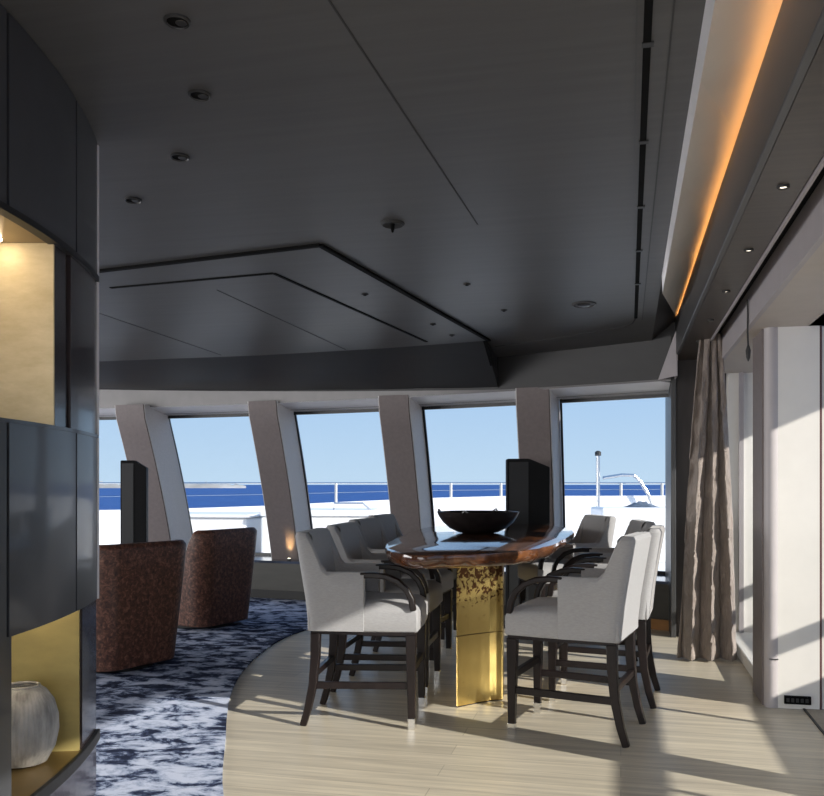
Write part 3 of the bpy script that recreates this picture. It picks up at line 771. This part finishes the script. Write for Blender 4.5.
# ================================================================== CURTAIN
cu = empty('curtain', (.62, 6.75, 0)); tag(cu, 'gathered taupe crinkled curtain hanging beside the portal on the right', 'curtain')
b = MB(); rings = []
nz, nu_ = 70, 90
for k in range(nz):
    z = .012 + (2.335 - .012) * k / (nz - 1)
    q = 1 - z / 2.335
    xl = .565 + (.395 - .565) * q ** .85; xr_ = .69 + (.81 - .69) * q ** .7
    row = []
    for i in range(nu_):
        s_ = i / (nu_ - 1)
        ph = s_ * 2 * PI * 2.9 + .7 * math.sin(z * 1.3 + s_ * 4) + 1.2 * s_ * s_
        amp = .035 + .035 * q
        x = xl + (xr_ - xl) * s_ + .012 * math.sin(ph * 2 + z * 1.3)
        y = 6.74 + amp * math.sin(ph + .5 * math.sin(z * 1.7)) + .006 * math.sin(z * 11 + i * .7) + .012 * math.sin(z * 23 - i * .45) * math.sin(z * 5 + i * .2) + random.uniform(-.004, .004) + .06 * q * s_
        row.append((x - .62, y - 6.75, z))
    rings.append(row)
b.loft(rings, closed=False)
o = b.build('drape', M['curtain'], cu, smooth=80)
sm2 = o.modifiers.new('thick', 'SOLIDIFY'); sm2.thickness = .006
b = MB()
for i in range(6): b.box(-.05 + i * .026, -.042 + i * .026, -.02, .02, 2.325, 2.345)
b.build('heading', M['curtain'], cu)
cd = tag(MB().tube([(.69, 5.32, 2.30), (.692, 5.322, 2.22), (.690, 5.32, 2.12), (.694, 5.325, 2.04)], .005, 6).lathe([(.006, 0), (.014, -.03), (.010, -.07), (.002, -.09)], 10, (.694, 5.325, 2.045)).build('pull_cord', M['groove']), 'short dark pull cord hanging from the track beside the pillar', 'cord')

# ================================================================== CEILING FITTINGS
def downlight(x, y, z, r, lit, label, group, tilt=0.0):
    d = empty('downlight', (x, y, z)); d.rotation_euler = (tilt, 0, 0)
    tag(d, label, 'ceiling light', group)
    MB().lathe([(r, .002), (r, -.005), (r * .86, -.008), (r * .78, -.004), (r * .78, .004)], 24).build('ring', M['bulk'] if not lit else M['groove'], d, smooth=40)
    if lit: MB().lathe([(r * .55, -.003), (r * .55, -.001)], 16).build('lens', M['lampdim'], d)
    else:
        MB().lathe([(r * .77, -.003), (r * .77, .003)], 20).build('recess', M['black'], d)
        MB().lathe([(r * .40, -.005), (r * .46, -.002)], 16, (r * .22, r * .2, 0)).build('lens', M['lampoff'], d)
    return d
tl = math.atan(-.0505)
names = ['dark recessed downlight in the charcoal ceiling, nearest the camera', 'second dark recessed downlight along the curved cabinet', 'third dark recessed downlight along the curved cabinet', 'fourth dark recessed downlight, farthest along the curved cabinet']
for (x, y), nm in zip([(-1.345, 2.565), (-1.495, 3.02), (-1.83, 3.51), (-2.295, 3.93)], names):
    downlight(x, y, zc(y) - .001, .042, False, nm, 'dark downlights along the cabinet', tl)
for i in range(5):
    downlight(.547, 3.32 + .865 * i, 2.299, .021, True, ['small lit downlight in the oak soffit, nearest the camera', 'second small lit downlight along the oak soffit', 'third small lit downlight, middle of the soffit row', 'fourth small lit downlight along the oak soffit', 'small lit downlight in the oak soffit, nearest the curtain'][i], 'lit downlights in the soffit')
rl = empty('smoke_detector', (-.25, 6.37, zc(6.37))); rl.rotation_euler = (tl, 0, 0); tag(rl, 'round flush ring detector in the ceiling near the right corner', 'detector')
MB().lathe([(.085, .002), (.085, -.006), (.07, -.010), (.066, -.003)], 28).build('ring', M['ceiling'], rl, smooth=40)
MB().lathe([(.05, 0), (.042, -.012), (.02, -.018), (.0, -.018)], 20).build('dome', M['lampoff'], rl, smooth=40)
spk = empty('sprinkler', (-1.146, 4.50, zc(4.5))); spk.rotation_euler = (tl, 0, 0); tag(spk, 'small ceiling sprinkler with drop nozzle near the raft corner', 'sprinkler')
MB().lathe([(.062, .002), (.062, -.004), (.052, -.012), (.04, -.004)], 24).build('escutcheon', M['groove'], spk, smooth=40)
MB().lathe([(.012, 0), (.010, -.03), (.006, -.045), (.001, -.05)], 12).build('nozzle', M['black'], spk)
for (px, py, nm) in ((467, 284, 'tiny round sensor in the ceiling right of the raft, nearer one'), (504, 310, 'tiny round sensor in the ceiling right of the raft, farther one'), (365, 294, 'tiny round fitting in the dropped raft border, nearest its corner'), (433, 324, 'tiny round fitting in the raft border beside the long edge'), (452, 335, 'tiny round fitting in the raft border, nearest the windows')):
    y = 6
    for _ in range(20):
        zt = zc(y) - (.012 if 'raft border' in nm else 0); D = (zt - 1.27) * 900 / (484 - py); x, y = wpt(px, D)
    d = empty('ceiling_sensor', (x, y, zt)); d.rotation_euler = (tl, 0, 0); tag(d, nm, 'sensor', 'tiny ceiling fittings')
    MB().lathe([(.024, .002), (.024, -.004), (.014, -.008)], 14).build('ring', M['bulk'], d)
    MB().lathe([(.012, -.004), (.011, -.010)], 10).build('eye', M['black'], d)

# uplight on the window pillar
xc = MX[2]; n = nrm(xc); px_ = Vector((xc, P(xc) + goff(.45), 0)) - n * .54
ul = empty('uplight', (px_.x + .09, px_.y - .03, .425)); tag(ul, 'small warm uplight glowing at the foot of a window pillar', 'light')
MB().lathe([(.022, 0), (.022, .018), (.016, .020)], 16).build('housing', M['groove'], ul)
MB().lathe([(.015, .0205), (.012, .022)], 12).build('lens', M['lamp'], ul)
l = bpy.data.lights.new('uplight_glow', 'SPOT'); l.energy = 11.0; l.color = (1, .62, .28); l.spot_size = R(40); l.spot_blend = .8; l.shadow_soft_size = .01
lo_ = bpy.data.objects.new('uplight_glow', l); C.objects.link(lo_); lo_.parent = ul; lo_.location = (0, 0, .03); lo_.rotation_euler = (R(180 - 12), 0, 0)
# vent at pillar foot, door mat
v_ = empty('floor_vent', (.955, 5.43, .03)); tag(v_, 'small black vent grille at the foot of the white pillar', 'vent')
MB().box(-.055, .085, -.012, .009, 0, .045).build('frame', M['black'], v_)
b = MB()
for i in range(5): b.box(-.045 + i * .025, -.03 + i * .025, -.016, -.011, .012, .033)
b.build('slat', M['groove'], v_)
